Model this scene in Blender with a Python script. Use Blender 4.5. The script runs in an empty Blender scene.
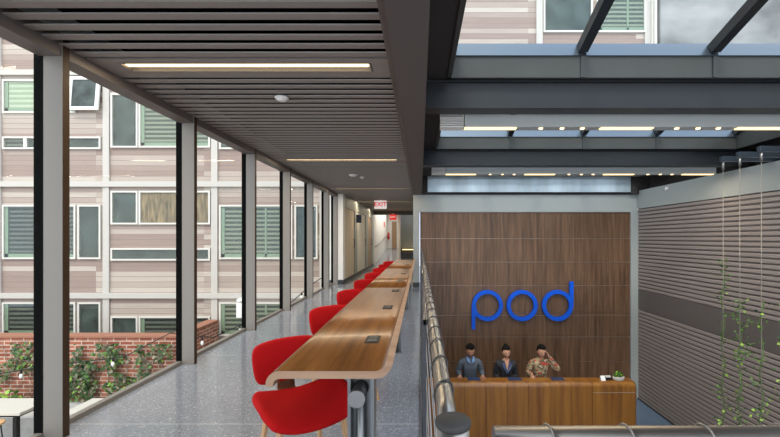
import bpy, bmesh, math, random
from mathutils import Vector, Matrix, noise
R = math.radians
PI = math.pi
random.seed(7)
C = bpy.context.scene.collection
scene = bpy.context.scene

# ---------------------------------------------------------------- camera, world, sun, exposure
cam_d = bpy.data.cameras.new('camera'); cam = bpy.data.objects.new('camera', cam_d); C.objects.link(cam)
cam.location = (0, 0, 1.3); cam.rotation_euler = (R(90), 0, 0)
cam_d.sensor_width = 36; cam_d.lens = 18; cam_d.shift_x = -30/780; cam_d.shift_y = 19.5/780
cam_d.clip_start = 0.02; cam_d.clip_end = 300
scene.camera = cam

w = bpy.data.worlds.new('world'); scene.world = w; w.use_nodes = True
nt = w.node_tree; nt.nodes.clear()
wo = nt.nodes.new('ShaderNodeOutputWorld'); bg = nt.nodes.new('ShaderNodeBackground')
tc = nt.nodes.new('ShaderNodeTexCoord'); ns = nt.nodes.new('ShaderNodeTexNoise'); rp = nt.nodes.new('ShaderNodeValToRGB')
mp = nt.nodes.new('ShaderNodeMapping'); mp.inputs['Scale'].default_value = (1, 1, 2.2)
ns.inputs['Scale'].default_value = 2.2; ns.inputs['Detail'].default_value = 5
rp.color_ramp.elements[0].position = .38; rp.color_ramp.elements[0].color = (.60, .73, .95, 1)
rp.color_ramp.elements[1].position = .58; rp.color_ramp.elements[1].color = (1, 1, 1, 1)
nt.links.new(tc.outputs['Generated'], mp.inputs[0]); nt.links.new(mp.outputs[0], ns.inputs['Vector'])
nt.links.new(ns.outputs[0], rp.inputs[0]); nt.links.new(rp.outputs[0], bg.inputs[0]); nt.links.new(bg.outputs[0], wo.inputs[0])
bg.inputs[1].default_value = 2.3

sd = bpy.data.lights.new('sun', 'SUN'); sd.energy = 1.7; sd.angle = R(12); sd.color = (1, .93, .84)
sun = bpy.data.objects.new('sun', sd); C.objects.link(sun)
sun.rotation_euler = (R(38), R(-8), R(0))

scene.view_settings.view_transform = 'Standard'; scene.view_settings.look = 'None'
scene.view_settings.gamma = 1; scene.view_settings.use_curve_mapping = False
scene.view_settings.exposure = 0.2

# ---------------------------------------------------------------- helpers
def new_mat(name):
    m = bpy.data.materials.new(name); m.use_nodes = True
    return m, m.node_tree, m.node_tree.nodes['Principled BSDF']
def mat(name, col, rough=.5, metal=0, spec=.5, var=0, vscale=8, stretch=None, bump=0):
    m, t, b = new_mat(name)
    b.inputs['Base Color'].default_value = (*col, 1); b.inputs['Roughness'].default_value = rough
    b.inputs['Metallic'].default_value = metal; b.inputs['Specular IOR Level'].default_value = spec
    if var or bump:
        co = t.nodes.new('ShaderNodeTexCoord'); mp = t.nodes.new('ShaderNodeMapping')
        if stretch: mp.inputs['Scale'].default_value = stretch
        n = t.nodes.new('ShaderNodeTexNoise'); n.inputs['Scale'].default_value = vscale; n.inputs['Detail'].default_value = 6
        t.links.new(co.outputs['Object'], mp.inputs[0]); t.links.new(mp.outputs[0], n.inputs['Vector'])
        if var:
            r = t.nodes.new('ShaderNodeValToRGB'); r.color_ramp.elements[0].position = .3; r.color_ramp.elements[1].position = .7
            r.color_ramp.elements[0].color = (*[c*(1-var) for c in col], 1); r.color_ramp.elements[1].color = (*[min(1, c*(1+var)) for c in col], 1)
            t.links.new(n.outputs[0], r.inputs[0]); t.links.new(r.outputs[0], b.inputs['Base Color'])
        if bump:
            bp = t.nodes.new('ShaderNodeBump'); bp.inputs['Strength'].default_value = bump; bp.inputs['Distance'].default_value = .01
            t.links.new(n.outputs[0], bp.inputs['Height']); t.links.new(bp.outputs[0], b.inputs['Normal'])
    return m
def emis(name, col, st):
    m, t, b = new_mat(name)
    b.inputs['Base Color'].default_value = (*col, 1); b.inputs['Emission Color'].default_value = (*col, 1)
    b.inputs['Emission Strength'].default_value = st
    return m
def glass(name, tint=(1, 1, 1), rough=0.0, refl=1.0):
    m = bpy.data.materials.new(name); m.use_nodes = True; t = m.node_tree; t.nodes.clear()
    o = t.nodes.new('ShaderNodeOutputMaterial'); mx = t.nodes.new('ShaderNodeMixShader')
    tr = t.nodes.new('ShaderNodeBsdfTransparent'); tr.inputs[0].default_value = (*tint, 1)
    gl = t.nodes.new('ShaderNodeBsdfGlossy'); gl.inputs['Roughness'].default_value = rough
    fr = t.nodes.new('ShaderNodeFresnel'); fr.inputs[0].default_value = 1.45
    mu = t.nodes.new('ShaderNodeMath'); mu.operation = 'MULTIPLY'; mu.inputs[1].default_value = refl
    ge = t.nodes.new('ShaderNodeNewGeometry'); iv = t.nodes.new('ShaderNodeMath'); iv.operation = 'SUBTRACT'; iv.inputs[0].default_value = 1
    m2 = t.nodes.new('ShaderNodeMath'); m2.operation = 'MULTIPLY'; t.links.new(ge.outputs['Backfacing'], iv.inputs[1])
    t.links.new(fr.outputs[0], mu.inputs[0]); t.links.new(mu.outputs[0], m2.inputs[0]); t.links.new(iv.outputs[0], m2.inputs[1]); t.links.new(m2.outputs[0], mx.inputs[0])
    t.links.new(tr.outputs[0], mx.inputs[1]); t.links.new(gl.outputs[0], mx.inputs[2]); t.links.new(mx.outputs[0], o.inputs[0])
    return m
def wood(name, dark, light, axis='Z', scale=14, rough=.35, coat=0):
    m, t, b = new_mat(name)
    co = t.nodes.new('ShaderNodeTexCoord'); mp = t.nodes.new('ShaderNodeMapping')
    s = {'X': (.05, 1, 1), 'Y': (1, .05, 1), 'Z': (1, 1, .05)}[axis]; mp.inputs['Scale'].default_value = s
    n = t.nodes.new('ShaderNodeTexNoise'); n.inputs['Scale'].default_value = scale; n.inputs['Detail'].default_value = 8; n.inputs['Roughness'].default_value = .65
    r = t.nodes.new('ShaderNodeValToRGB'); r.color_ramp.elements[0].position = .33; r.color_ramp.elements[1].position = .68
    r.color_ramp.elements[0].color = (*dark, 1); r.color_ramp.elements[1].color = (*light, 1)
    t.links.new(co.outputs['Object'], mp.inputs[0]); t.links.new(mp.outputs[0], n.inputs['Vector'])
    t.links.new(n.outputs[0], r.inputs[0]); t.links.new(r.outputs[0], b.inputs['Base Color'])
    b.inputs['Roughness'].default_value = rough
    if coat: b.inputs['Coat Weight'].default_value = coat; b.inputs['Coat Roughness'].default_value = .1
    return m

class MB:
    def __init__(s): s.bm = bmesh.new()
    def box(s, x0, x1, y0, y1, z0, z1, mi=0):
        vs = [s.bm.verts.new(p) for p in ((x0,y0,z0),(x1,y0,z0),(x1,y1,z0),(x0,y1,z0),(x0,y0,z1),(x1,y0,z1),(x1,y1,z1),(x0,y1,z1))]
        for f in ((0,3,2,1),(4,5,6,7),(0,1,5,4),(1,2,6,5),(2,3,7,6),(3,0,4,7)):
            fc = s.bm.faces.new([vs[i] for i in f]); fc.material_index = mi
        return s
    def prism(s, prof, a, b, axis='Y', mi=0):
        """prof: closed 2D outline; axis Y -> (x,z), X -> (y,z), Z -> (x,y)"""
        def P(p, t):
            return {'Y': (p[0], t, p[1]), 'X': (t, p[0], p[1]), 'Z': (p[0], p[1], t)}[axis]
        A = [s.bm.verts.new(P(p, a)) for p in prof]; B = [s.bm.verts.new(P(p, b)) for p in prof]
        n = len(prof)
        for i in range(n):
            f = s.bm.faces.new((A[i], A[(i+1) % n], B[(i+1) % n], B[i])); f.material_index = mi
        f = s.bm.faces.new(A[::-1]); f.material_index = mi
        f = s.bm.faces.new(B); f.material_index = mi
        return s
    def tube(s, pts, r, seg=10, mi=0, cap=True):
        pts = [Vector(p) for p in pts]; rings = []
        rr = r if isinstance(r, (list, tuple)) else [r]*len(pts)
        up = None
        for i, p in enumerate(pts):
            d = ((pts[min(i+1, len(pts)-1)] - pts[max(i-1, 0)])).normalized()
            if up is None: up = Vector((0,0,1)) if abs(d.z) < .9 else Vector((1,0,0))
            a = d.cross(up).normalized(); b = a.cross(d).normalized(); up = b
            rings.append([s.bm.verts.new(p + (a*math.cos(2*PI*k/seg) + b*math.sin(2*PI*k/seg))*rr[i]) for k in range(seg)])
        for i in range(len(rings)-1):
            for k in range(seg):
                f = s.bm.faces.new((rings[i][k], rings[i][(k+1) % seg], rings[i+1][(k+1) % seg], rings[i+1][k])); f.material_index = mi; f.smooth = True
        if cap:
            f = s.bm.faces.new(rings[0][::-1]); f.material_index = mi
            f = s.bm.faces.new(rings[-1]); f.material_index = mi
        return s
    def lathe(s, prof, c=(0,0,0), seg=20, mi=0):
        rings = []
        for (r, z) in prof:
            rings.append([s.bm.verts.new((c[0]+max(r, 1e-4)*math.cos(2*PI*k/seg), c[1]+max(r, 1e-4)*math.sin(2*PI*k/seg), c[2]+z)) for k in range(seg)])
        for i in range(len(rings)-1):
            for k in range(seg):
                f = s.bm.faces.new((rings[i][k], rings[i][(k+1) % seg], rings[i+1][(k+1) % seg], rings[i+1][k])); f.material_index = mi; f.smooth = True
        s.bm.faces.new(rings[0][::-1]).material_index = mi; s.bm.faces.new(rings[-1]).material_index = mi
        return s
    def leaf(s, p, size, nrm=None, mi=0):
        q = Matrix.Rotation(random.uniform(0, 6.28), 3, 'Z') @ Matrix.Rotation(random.uniform(-1.2, 1.2), 3, 'X') @ Matrix.Rotation(random.uniform(-1.2, 1.2), 3, 'Y')
        if nrm is not None:
            q = Matrix.Rotation(random.uniform(-.7, .7), 3, 'X') @ Matrix.Rotation(random.uniform(-.7, .7), 3, 'Z') @ nrm @ Matrix.Rotation(random.uniform(0, 6.28), 3, 'Z')
        out = [(0,-.5,0), (.38,-.2,.06), (.42,.12,.05), (.18,.3,0), (0,.55,-.04), (-.18,.3,0), (-.42,.12,.05), (-.38,-.2,.06)]
        vs = [s.bm.verts.new(Vector(p) + q @ (Vector(o)*size)) for o in out]
        f = s.bm.faces.new(vs); f.material_index = mi
    def build(s, name, m, parent=None, smooth=False, bevel=0, sub=0, loc=None):
        bmesh.ops.recalc_face_normals(s.bm, faces=s.bm.faces[:])
        me = bpy.data.meshes.new(name); s.bm.to_mesh(me); s.bm.free()
        o = bpy.data.objects.new(name, me); C.objects.link(o)
        for x in (m if isinstance(m, (list, tuple)) else [m]): me.materials.append(x)
        if smooth:
            for p in me.polygons: p.use_smooth = True
        if bevel:
            b = o.modifiers.new('bevel', 'BEVEL'); b.width = bevel; b.segments = 2; b.limit_method = 'ANGLE'
        if sub:
            b = o.modifiers.new('sub', 'SUBSURF'); b.levels = sub; b.render_levels = sub
        if parent: o.parent = parent
        if loc: o.location = loc
        return o
def tag(o, label, cat, group=None, kind=None):
    o['label'] = label; o['category'] = cat
    if group: o['group'] = group
    if kind: o['kind'] = kind
    return o
def struct(o): o['kind'] = 'structure'; return o
def thing(name, label, cat, loc=(0,0,0), rz=0, group=None):
    o = bpy.data.objects.new(name, None); C.objects.link(o); o.location = loc; o.rotation_euler = (0,0,rz)
    o.empty_display_size = .1
    return tag(o, label, cat, group)
def copy_tree(o, parent=None):
    c = o.copy(); C.objects.link(c)
    if parent: c.parent = parent
    for ch in list(o.children): copy_tree(ch, c)
    return c
def area(name, loc, sx, sy, power, col, rot=(0,0,0), parent=None, spread=None):
    l = bpy.data.lights.new(name, 'AREA'); l.shape = 'RECTANGLE'; l.size = sx; l.size_y = sy; l.energy = power; l.color = col
    if spread: l.spread = spread
    o = bpy.data.objects.new(name, l); C.objects.link(o); o.location = loc; o.rotation_euler = rot
    if parent: o.parent = parent
    return o

# ---------------------------------------------------------------- materials
M = {}
M['slat'] = mat('slat_metal', (.23, .20, .18), .5, .1)
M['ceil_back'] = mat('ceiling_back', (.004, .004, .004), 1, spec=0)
M['brown_trim'] = mat('brown_trim', (.13, .11, .10), .5, .1)
M['bulkhead'] = mat('bulkhead_brown', (.095, .08, .075), .6)
M['mullion'] = mat('mullion_grey', (.20, .18, .158), .5, .1)
M['mullion_dark'] = mat('mullion_gasket', (.003, .003, .003), .8, spec=.05)
M['mullion_brown'] = mat('mullion_bronze_side', (.045, .026, .014), .6, spec=.2)
M['glass'] = glass('window_glass', (.97, .985, .97), 0, .25)
M['sky_glass'] = glass('skylight_glass', (.95, .98, .98), 0, .6)
M['steel'] = mat('dark_steel', (.018, .020, .023), .42, .2, var=.12, vscale=3, stretch=(.3, 1, 1))
M['steel_blue'] = mat('blue_steel', (.12, .15, .185), .34, .8)
M['kerb'] = mat('kerb_grey', (.052, .054, .050), .5, .1, var=.12, vscale=2)
M['grey_panel'] = mat('grey_panel', (.26, .28, .27), .5, .2, var=.08, vscale=2)
M['trough'] = mat('trough_grey', (.40, .42, .40), .5)
M['grey_paint'] = mat('grey_paint', (.30, .32, .31), .5)
M['white_paint'] = mat('white_paint', (.72, .70, .66), .6)
M['cream'] = mat('cream_paint', (.62, .52, .40), .6)
M['tan'] = mat('tan_wood_door', (.30, .19, .10), .5)
M['dark'] = mat('dark_soffit', (.03, .024, .022), .8)
M['stainless'] = mat('stainless_steel', (.33, .315, .30), .35, 1)
M['dark_metal'] = mat('dark_metal', (.06, .06, .065), .45, .6)
M['cap_grey'] = mat('cap_grey', (.035, .034, .032), .7)
M['red'] = mat('red_wool', (.44, .003, .004), .85, spec=.2, bump=.3, vscale=180)
M['ply'] = wood('plywood_blond', (.42, .23, .10), (.62, .38, .19), 'Z', 20, .4)
M['ply_edge'] = wood('plywood_edge', (.30, .17, .10), (.46, .29, .18), 'X', 20, .45)
M['walnut'] = wood('walnut_ply', (.10, .035, .015), (.22, .09, .04), 'Z', 25, .35)
M['white_plastic'] = mat('white_plastic', (.8, .8, .78), .4)
M['black'] = mat('black_plastic', (.012, .012, .013), .6, spec=.3)
M['warm'] = emis('warm_lamp', (1, .76, .42), 5)
M['warm_soft'] = emis('warm_diffuser', (1, .70, .32), 1.9)
M['amber'] = emis('amber_spot', (1, .68, .36), 2.6)
M['navy'] = mat('navy', (.02, .035, .09), .5)

# terrazzo
def terrazzo(name, base, tile):
    m, t, b = new_mat(name)
    co = t.nodes.new('ShaderNodeTexCoord')
    v = t.nodes.new('ShaderNodeTexVoronoi'); v.inputs['Scale'].default_value = 110
    r = t.nodes.new('ShaderNodeValToRGB'); cr = r.color_ramp; cr.interpolation = 'CONSTANT'
    cols = [(.0, base), (.5, tuple(c*1.12 for c in base)), (.78, tuple(c*.78 for c in base)), (.9, tuple(c*1.35 for c in base)), (.965, (.5, .5, .49))]
    cr.elements[0].color = (*cols[0][1], 1); cr.elements[0].position = 0
    cr.elements[1].color = (*cols[1][1], 1); cr.elements[1].position = cols[1][0]
    for p, c in cols[2:]:
        e = cr.elements.new(p); e.color = (*c, 1)
    sp = t.nodes.new('ShaderNodeSeparateColor'); t.links.new(co.outputs['Object'], v.inputs['Vector'])
    t.links.new(v.outputs['Color'], sp.inputs[0]); t.links.new(sp.outputs[0], r.inputs[0])
    # joints
    br = t.nodes.new('ShaderNodeTexBrick'); br.offset = 0; br.inputs['Scale'].default_value = 1
    br.inputs['Brick Width'].default_value = 60; br.inputs['Row Height'].default_value = tile; br.inputs['Mortar Size'].default_value = .004
    br.inputs['Color1'].default_value = (0,0,0,1); br.inputs['Color2'].default_value = (0,0,0,1); br.inputs['Mortar'].default_value = (1,1,1,1)
    mp = t.nodes.new('ShaderNodeMapping'); mp.inputs['Location'].default_value = (20, .484, 0)
    t.links.new(co.outputs['Object'], mp.inputs[0]); t.links.new(mp.outputs[0], br.inputs['Vector'])
    mx = t.nodes.new('ShaderNodeMixRGB'); mx.inputs[2].default_value = (.5, .5, .48, 1)
    t.links.new(br.outputs['Color'], mx.inputs[0]); t.links.new(r.outputs[0], mx.inputs[1]); t.links.new(mx.outputs[0], b.inputs['Base Color'])
    b.inputs['Roughness'].default_value = .12; b.inputs['Specular IOR Level'].default_value = .7
    return m
M['terrazzo'] = terrazzo('terrazzo', (.235, .25, .285), 1.605)
M['lobby'] = mat('lobby_floor', (.10, .14, .20), .2, var=.1, vscale=20)

# siding: planks of different tone stacked in height
def siding():
    m, t, b = new_mat('plank_siding')
    co = t.nodes.new('ShaderNodeTexCoord'); sx = t.nodes.new('ShaderNodeSeparateXYZ'); t.links.new(co.outputs['Object'], sx.inputs[0])
    dv = t.nodes.new('ShaderNodeMath'); dv.operation = 'DIVIDE'; dv.inputs[1].default_value = .149; t.links.new(sx.outputs['Z'], dv.inputs[0])
    fl = t.nodes.new('ShaderNodeMath'); fl.operation = 'FLOOR'; t.links.new(dv.outputs[0], fl.inputs[0])
    fr = t.nodes.new('ShaderNodeMath'); fr.operation = 'FRACT'; t.links.new(dv.outputs[0], fr.inputs[0])
    # boards change tone per bay
    bx = t.nodes.new('ShaderNodeMath'); bx.operation = 'DIVIDE'; bx.inputs[1].default_value = 3.046; t.links.new(sx.outputs['X'], bx.inputs[0])
    bf = t.nodes.new('ShaderNodeMath'); bf.operation = 'FLOOR'; t.links.new(bx.outputs[0], bf.inputs[0])
    cb = t.nodes.new('ShaderNodeCombineXYZ'); t.links.new(fl.outputs[0], cb.inputs[0]); t.links.new(bf.outputs[0], cb.inputs[1])
    wn = t.nodes.new('ShaderNodeTexWhiteNoise'); wn.noise_dimensions = '2D'; t.links.new(cb.outputs[0], wn.inputs['Vector'])
    r = t.nodes.new('ShaderNodeValToRGB'); r.color_ramp.elements[0].position = .3; r.color_ramp.elements[0].color = (.33, .245, .205, 1)
    r.color_ramp.elements[1].position = .9; r.color_ramp.elements[1].color = (.54, .465, .395, 1)
    t.links.new(wn.outputs['Value'], r.inputs[0])
    lt = t.nodes.new('ShaderNodeMath'); lt.operation = 'LESS_THAN'; lt.inputs[1].default_value = .09; t.links.new(fr.outputs[0], lt.inputs[0])
    n = t.nodes.new('ShaderNodeTexNoise'); n.inputs['Scale'].default_value = 3
    mp = t.nodes.new('ShaderNodeMapping'); mp.inputs['Scale'].default_value = (.4, 1, 12); t.links.new(co.outputs['Object'], mp.inputs[0]); t.links.new(mp.outputs[0], n.inputs['Vector'])
    mz = t.nodes.new('ShaderNodeMixRGB'); mz.blend_type = 'MULTIPLY'; mz.inputs[0].default_value = .35; t.links.new(r.outputs[0], mz.inputs[1]); t.links.new(n.outputs[0], mz.inputs[2])
    mx = t.nodes.new('ShaderNodeMixRGB'); mx.inputs[2].default_value = (.22, .15, .14, 1)
    t.links.new(lt.outputs[0], mx.inputs[0]); t.links.new(mz.outputs[0], mx.inputs[1]); t.links.new(mx.outputs[0], b.inputs['Base Color'])
    b.inputs['Roughness'].default_value = .7
    return m
M['siding'] = siding()
M['fwhite'] = mat('facade_white', (.58, .55, .50), .6)
M['ftrim'] = mat('facade_trim', (.47, .44, .40), .7)
M['fgreen'] = mat('green_frame', (.22, .28, .20), .5)
def stripes(name, c1, c2, per):
    m, t, b = new_mat(name)
    co = t.nodes.new('ShaderNodeTexCoord'); sx = t.nodes.new('ShaderNodeSeparateXYZ'); t.links.new(co.outputs['Object'], sx.inputs[0])
    dv = t.nodes.new('ShaderNodeMath'); dv.operation = 'DIVIDE'; dv.inputs[1].default_value = per; t.links.new(sx.outputs['Z'], dv.inputs[0])
    fr = t.nodes.new('ShaderNodeMath'); fr.operation = 'FRACT'; t.links.new(dv.outputs[0], fr.inputs[0])
    r = t.nodes.new('ShaderNodeValToRGB'); r.color_ramp.elements[0].position = .45; r.color_ramp.elements[0].color = (*c1, 1)
    r.color_ramp.elements[1].position = .6; r.color_ramp.elements[1].color = (*c2, 1)
    t.links.new(fr.outputs[0], r.inputs[0]); t.links.new(r.outputs[0], b.inputs['Base Color']); b.inputs['Roughness'].default_value = .6
    return m
M['blind_green'] = stripes('blind_green', (.04, .055, .04), (.24, .25, .19), .125)
M['blind_dark'] = stripes('blind_dark', (.015, .02, .018), (.12, .13, .105), .125)
M['blind_light'] = stripes('blind_light', (.27, .32, .22), (.42, .46, .35), .14)
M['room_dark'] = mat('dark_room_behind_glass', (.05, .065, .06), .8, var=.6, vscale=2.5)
M['room_warm'] = mat('curtained_room_behind_glass', (.22, .15, .08), .8, var=.7, vscale=4, stretch=(3, 1, .6))
M['wglass'] = glass('facade_glass', (.96, .98, .965), 0, 1.3)

def brick():
    m, t, b = new_mat('brickwork')
    co = t.nodes.new('ShaderNodeTexCoord'); mp = t.nodes.new('ShaderNodeMapping')
    # use x+y as horizontal coordinate so both faces of the corner are bonded
    sx = t.nodes.new('ShaderNodeSeparateXYZ'); t.links.new(co.outputs['Object'], sx.inputs[0])
    ad = t.nodes.new('ShaderNodeMath'); t.links.new(sx.outputs['X'], ad.inputs[0]); t.links.new(sx.outputs['Y'], ad.inputs[1])
    cb = t.nodes.new('ShaderNodeCombineXYZ'); t.links.new(ad.outputs[0], cb.inputs[0]); t.links.new(sx.outputs['Z'], cb.inputs[1])
    br = t.nodes.new('ShaderNodeTexBrick'); br.inputs['Scale'].default_value = 1
    br.inputs['Brick Width'].default_value = .30; br.inputs['Row Height'].default_value = .092; br.inputs['Mortar Size'].default_value = .012
    br.inputs['Color1'].default_value = (.22, .055, .03, 1); br.inputs['Color2'].default_value = (.36, .13, .075, 1); br.inputs['Mortar'].default_value = (.50, .38, .31, 1)
    t.links.new(cb.outputs[0], br.inputs['Vector'])
    n = t.nodes.new('ShaderNodeTexNoise'); n.inputs['Scale'].default_value = 5; t.links.new(co.outputs['Object'], n.inputs['Vector'])
    mx = t.nodes.new('ShaderNodeMixRGB'); mx.blend_type = 'OVERLAY'; mx.inputs[0].default_value = .6
    t.links.new(br.outputs['Color'], mx.inputs[1]); t.links.new(n.outputs[0], mx.inputs[2]); t.links.new(mx.outputs[0], b.inputs['Base Color'])
    b.inputs['Roughness'].default_value = .85
    return m
M['brick'] = brick()
M['concrete'] = mat('concrete', (.40, .39, .37), .8, var=.15, vscale=6)
M['patio'] = mat('patio_paving', (.30, .25, .23), .8, var=.15, vscale=5)
M['stucco'] = mat('weathered_stucco', (.22, .22, .215), .9, var=.5, vscale=.55, stretch=(1, 1, 1.6), bump=.2)
M['woodwall'] = wood('walnut_wall', (.05, .023, .010), (.165, .088, .046), 'Z', 18, .45)
M['joint'] = mat('panel_joint', (.36, .29, .24), .4, .2)
M['deskwood'] = wood('desk_wood', (.15, .050, .006), (.32, .135, .018), 'Z', 7, .35, .15)
M['counterwood'] = wood('counter_wood', (.10, .034, .007), (.25, .098, .022), 'Y', 16, .32, .1)
M['corr'] = mat('corrugated_metal', (.27, .23, .215), .5, .1)
M['corr_band'] = mat('smooth_band', (.10, .086, .082), .6)
M['blue'] = mat('blue_enamel', (.0, .085, .60), .5, spec=.25)
M['cable'] = mat('steel_cable', (.26, .235, .20), .5, .5)
M['leaf1'] = mat('leaf_green', (.08, .17, .03), .6); M['leaf2'] = mat('leaf_bright', (.25, .42, .05), .5); M['leaf3'] = mat('leaf_dark', (.03, .075, .02), .5)
M['leaf4'] = mat('leaf_dry', (.22, .19, .13), .7)
M['grey_leg'] = mat('painted_steel_leg', (.24, .25, .25), .35, .7)
M['skin'] = mat('skin', (.46, .24, .16), .75, spec=.15); M['skin2'] = mat('skin_dark', (.38, .19, .12), .75, spec=.15)
M['hair'] = mat('black_hair', (.006, .005, .004), .8, spec=.1)
M['sweater'] = mat('grey_blue_knit', (.085, .10, .125), .9, spec=.1); M['shirt_blue'] = mat('light_blue_cotton', (.13, .23, .42), .8)
M['blazer'] = mat('black_cloth', (.010, .011, .017), .8); M['trousers'] = mat('dark_trousers', (.02, .02, .025), .9)

# ---------------------------------------------------------------- setting: floors
XL = -2.445
b = MB(); b.box(XL-.1, 0, -2.5, 18.2, -.5, 0); b.box(0, 5.73, -2.5, .44, -.5, 0)
f = struct(b.build('floor', M['terrazzo']))
b = MB(); b.prism([(18.2, -.2), (18.2, 0), (26, .63), (30, .63), (30, .3)], -2.4, -.9, 'X'); struct(b.build('floor_ramp', M['terrazzo']))
struct(MB().box(0, 6.0, .44, 10.4, -3.1, -2.925).build('floor_lobby', M['lobby']))
struct(MB().box(-22, XL-.1, -4, 11.05, -3.1, -2.925).build('floor_patio', M['patio']))
struct(MB().box(-.002, .012, .44, 10.2, -.5, .012).build('trim_1', M['grey_leg']))
struct(MB().box(-.12, -.04, .44, 10.2, -2.925, -.5).build('wall_under_walkway', M['grey_paint']))
struct(MB().box(XL-.1, XL-.02, -2.5, 11, -2.925, -.5).build('wall_patio_side', M['grey_paint']))

# ---------------------------------------------------------------- corridor ceiling of metal slats
light_ys = [2.87, 6.28, 9.89, 13.43, 16.8]
b = MB(); y = -2.5
zc = 2.55
while y < 18.1:
    hit = any(l-.12 < y+.09 and y < l+.19 for l in light_ys)
    if not hit:
        b.prism([(y, zc+.008), (y+.003, zc), (y+.060, zc), (y+.063, zc+.008)], -2.33, -.228, 'X', 0)
    y += .114
for l in light_ys:
    b.box(-2.33, -2.16, l-.14, l+.17, zc, zc+.02, 0); b.box(-.35, -.228, l-.14, l+.17, zc, zc+.02, 0); b.box(-2.16, -.35, l-.14, l-.09, zc, zc+.02, 0)
    b.box(-2.16, -.35, l+.06, l+.17, zc, zc+.02, 0)
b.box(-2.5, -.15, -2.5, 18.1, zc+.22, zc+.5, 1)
struct(b.build('ceiling', [M['slat'], M['ceil_back']]))
struct(MB().box(-.228, -.16, -2.5, 18.1, zc-.004, zc+.05).build('trim_2', M['brown_trim']))
struct(MB().box(-2.47, -2.33, -2.5, 11, 2.48, zc+.08).build('trim_3', M['brown_trim']))
struct(MB().box(-2.50, -2.33, -2.5, 11, zc+.08, 3.2).build('wall_left_upper', M['grey_panel']))
# bulkhead between corridor and atrium
struct(MB().box(-.175, .048, -2.5, 10.3, 2.436, 3.1).build('trim_4', M['bulkhead']))
struct(MB().box(.048, .30, -2.5, 10.3, 2.90, 2.98).build('ceiling_atrium_edge', M['dark']))

# ---------------------------------------------------------------- curtain wall on the left
for k in range(-3, 7):
    y = 2.53 + 1.475*k
    if k == 6: y = 10.98
    b = MB(); b.box(XL, XL+.125, y, y+.05, 0, 2.60, 0); b.box(XL-.06, XL, y-.002, y+.05, 0, 2.60, 1); b.box(XL+.125, XL+.127, y+.003, y+.05, 0, 2.60, 2)
    struct(b.build('trim_mullion', [M['mullion'], M['mullion_dark'], M['mullion_brown']]))
    if k < 6:
        y1 = 2.53 + 1.475*(k+1) if k < 5 else 10.98
        struct(MB().box(XL-.035, XL-.025, y+.05, y1-.002, .03, 2.57).build('window_%d' % (k+4), M['glass']))
struct(MB().box(XL-.05, XL+.0, -2.5, 11, -.02, .035).build('trim_5', M['mullion']))

# ---------------------------------------------------------------- far end of the corridor
struct(MB().box(-2.55, -2.17, 11, 11.3, 0, 2.62).build('wall_pier', M['white_paint']))
struct(MB().box(-2.17, -2.155, 11.02, 11.3, 0, .12).box(-2.55, -2.17, 10.985, 11, 0, .12).build('baseboard_pier', M['dark_metal']))
b = MB(); b.box(-2.5, -2.24, 11.3, 18.2, 2.18, 2.62); b.box(-2.5, -2.24, 11.3, 18.2, 0, 2.18)
struct(b.build('wall_left', M['cream']))
b = MB(); b.box(-2.24, -2.17, 13.0, 13.5, 0, 2.2); b.box(-2.24, -2.17, 15.6, 16.4, 0, 2.2); b.box(-2.24, -2.17, 11.3, 18.2, 2.2, 2.62); b.box(-2.24, -2.17, 17.6, 18.2, 0, 2.2)
struct(b.build('wall_left_piers', M['grey_paint']))
for i, (a, c, mm) in enumerate([(11.35, 12.95, 'cream'), (13.55, 15.55, 'white_paint'), (16.45, 17.55, 'tan')]):
    d = struct(MB().box(-2.238, -2.20, a, c, 0.005, 2.195).build('door_%d' % (i+1), M[mm]))
    h = MB().tube([(-2.2, c-.12, 1.0), (-2.15, c-.12, 1.0), (-2.15, c-.12, 1.25), (-2.2, c-.12, 1.25)], .012).build('door_handle', M['dark_metal'], d)
struct(MB().box(-2.23, -2.16, 11.3, 18.2, 0, .1).build('baseboard_left', M['dark_metal']))
struct(MB().box(-2.5, -.1, 18.1, 18.3, 2.38, 2.9).build('wall_lintel', M['bulkhead']))
b = MB(); b.box(-2.30, -2.17, 18.2, 26, -.1, 2.9); struct(b.build('wall_ramp_left', M['white_paint']))
struct(MB().box(-2.3, -.8, 26, 26.1, 0, 3.2).build('wall_ramp_end', M['white_paint']))
struct(MB().box(-1.02, -.93, 18.3, 26, -.1, 2.9).build('wall_ramp_right', M['white_paint']))
struct(MB().box(-2.3, -.9, 18.3, 26.1, 2.9, 3.0).build('ceiling_ramp', M['white_paint']))
d = struct(MB().box(-1.87, -1.55, 25.95, 25.99, .63, 2.4).build('door_4', M['tan']))
struct(MB().box(-.93, -.1, 19.0, 19.1, 0, 2.9).build('wall_end', M['grey_paint']))
b = MB(); b.box(-.18, -.02, 10.5, 19.0, 0, 2.62); struct(b.build('wall_right_corridor', M['grey_paint']))
area('passage_lamp', (-1.6, 22, 2.85), 1, 6, 60, (1, .96, .9))
t = thing('wall_cabinet', 'low dark cabinet under a warm strip light at the far corridor end', 'cabinet', (-.55, 18.9, 0))
MB().box(-.36, .33, -.25, .09, 0, .62).build('body', M['dark_metal'], t)
MB().box(-.36, .33, -.26, -.25, .30, .31).build('drawer_seam', M['grey_paint'], t)
MB().box(-.30, .30, -.05, .05, .72, .76).build('strip_light', M['warm_soft'], t)
MB().box(-.36, .33, .05, .09, .62, .80).build('splashback', M['dark_metal'], t)
t = thing('handrail', 'thin metal handrail climbing the white ramp wall at the end of the corridor', 'handrail', (-2.1, 18.4, 0))
MB().tube([(0, 0, .9), (0, 7.2, 1.48)], .025).build('rail', M['stainless'], t)
for k in range(5):
    yy = .3+k*1.6; MB().tube([(0, yy, .9+yy*.08), (-.07, yy, .85+yy*.08)], .01).build('bracket', M['stainless'], t)
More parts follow.
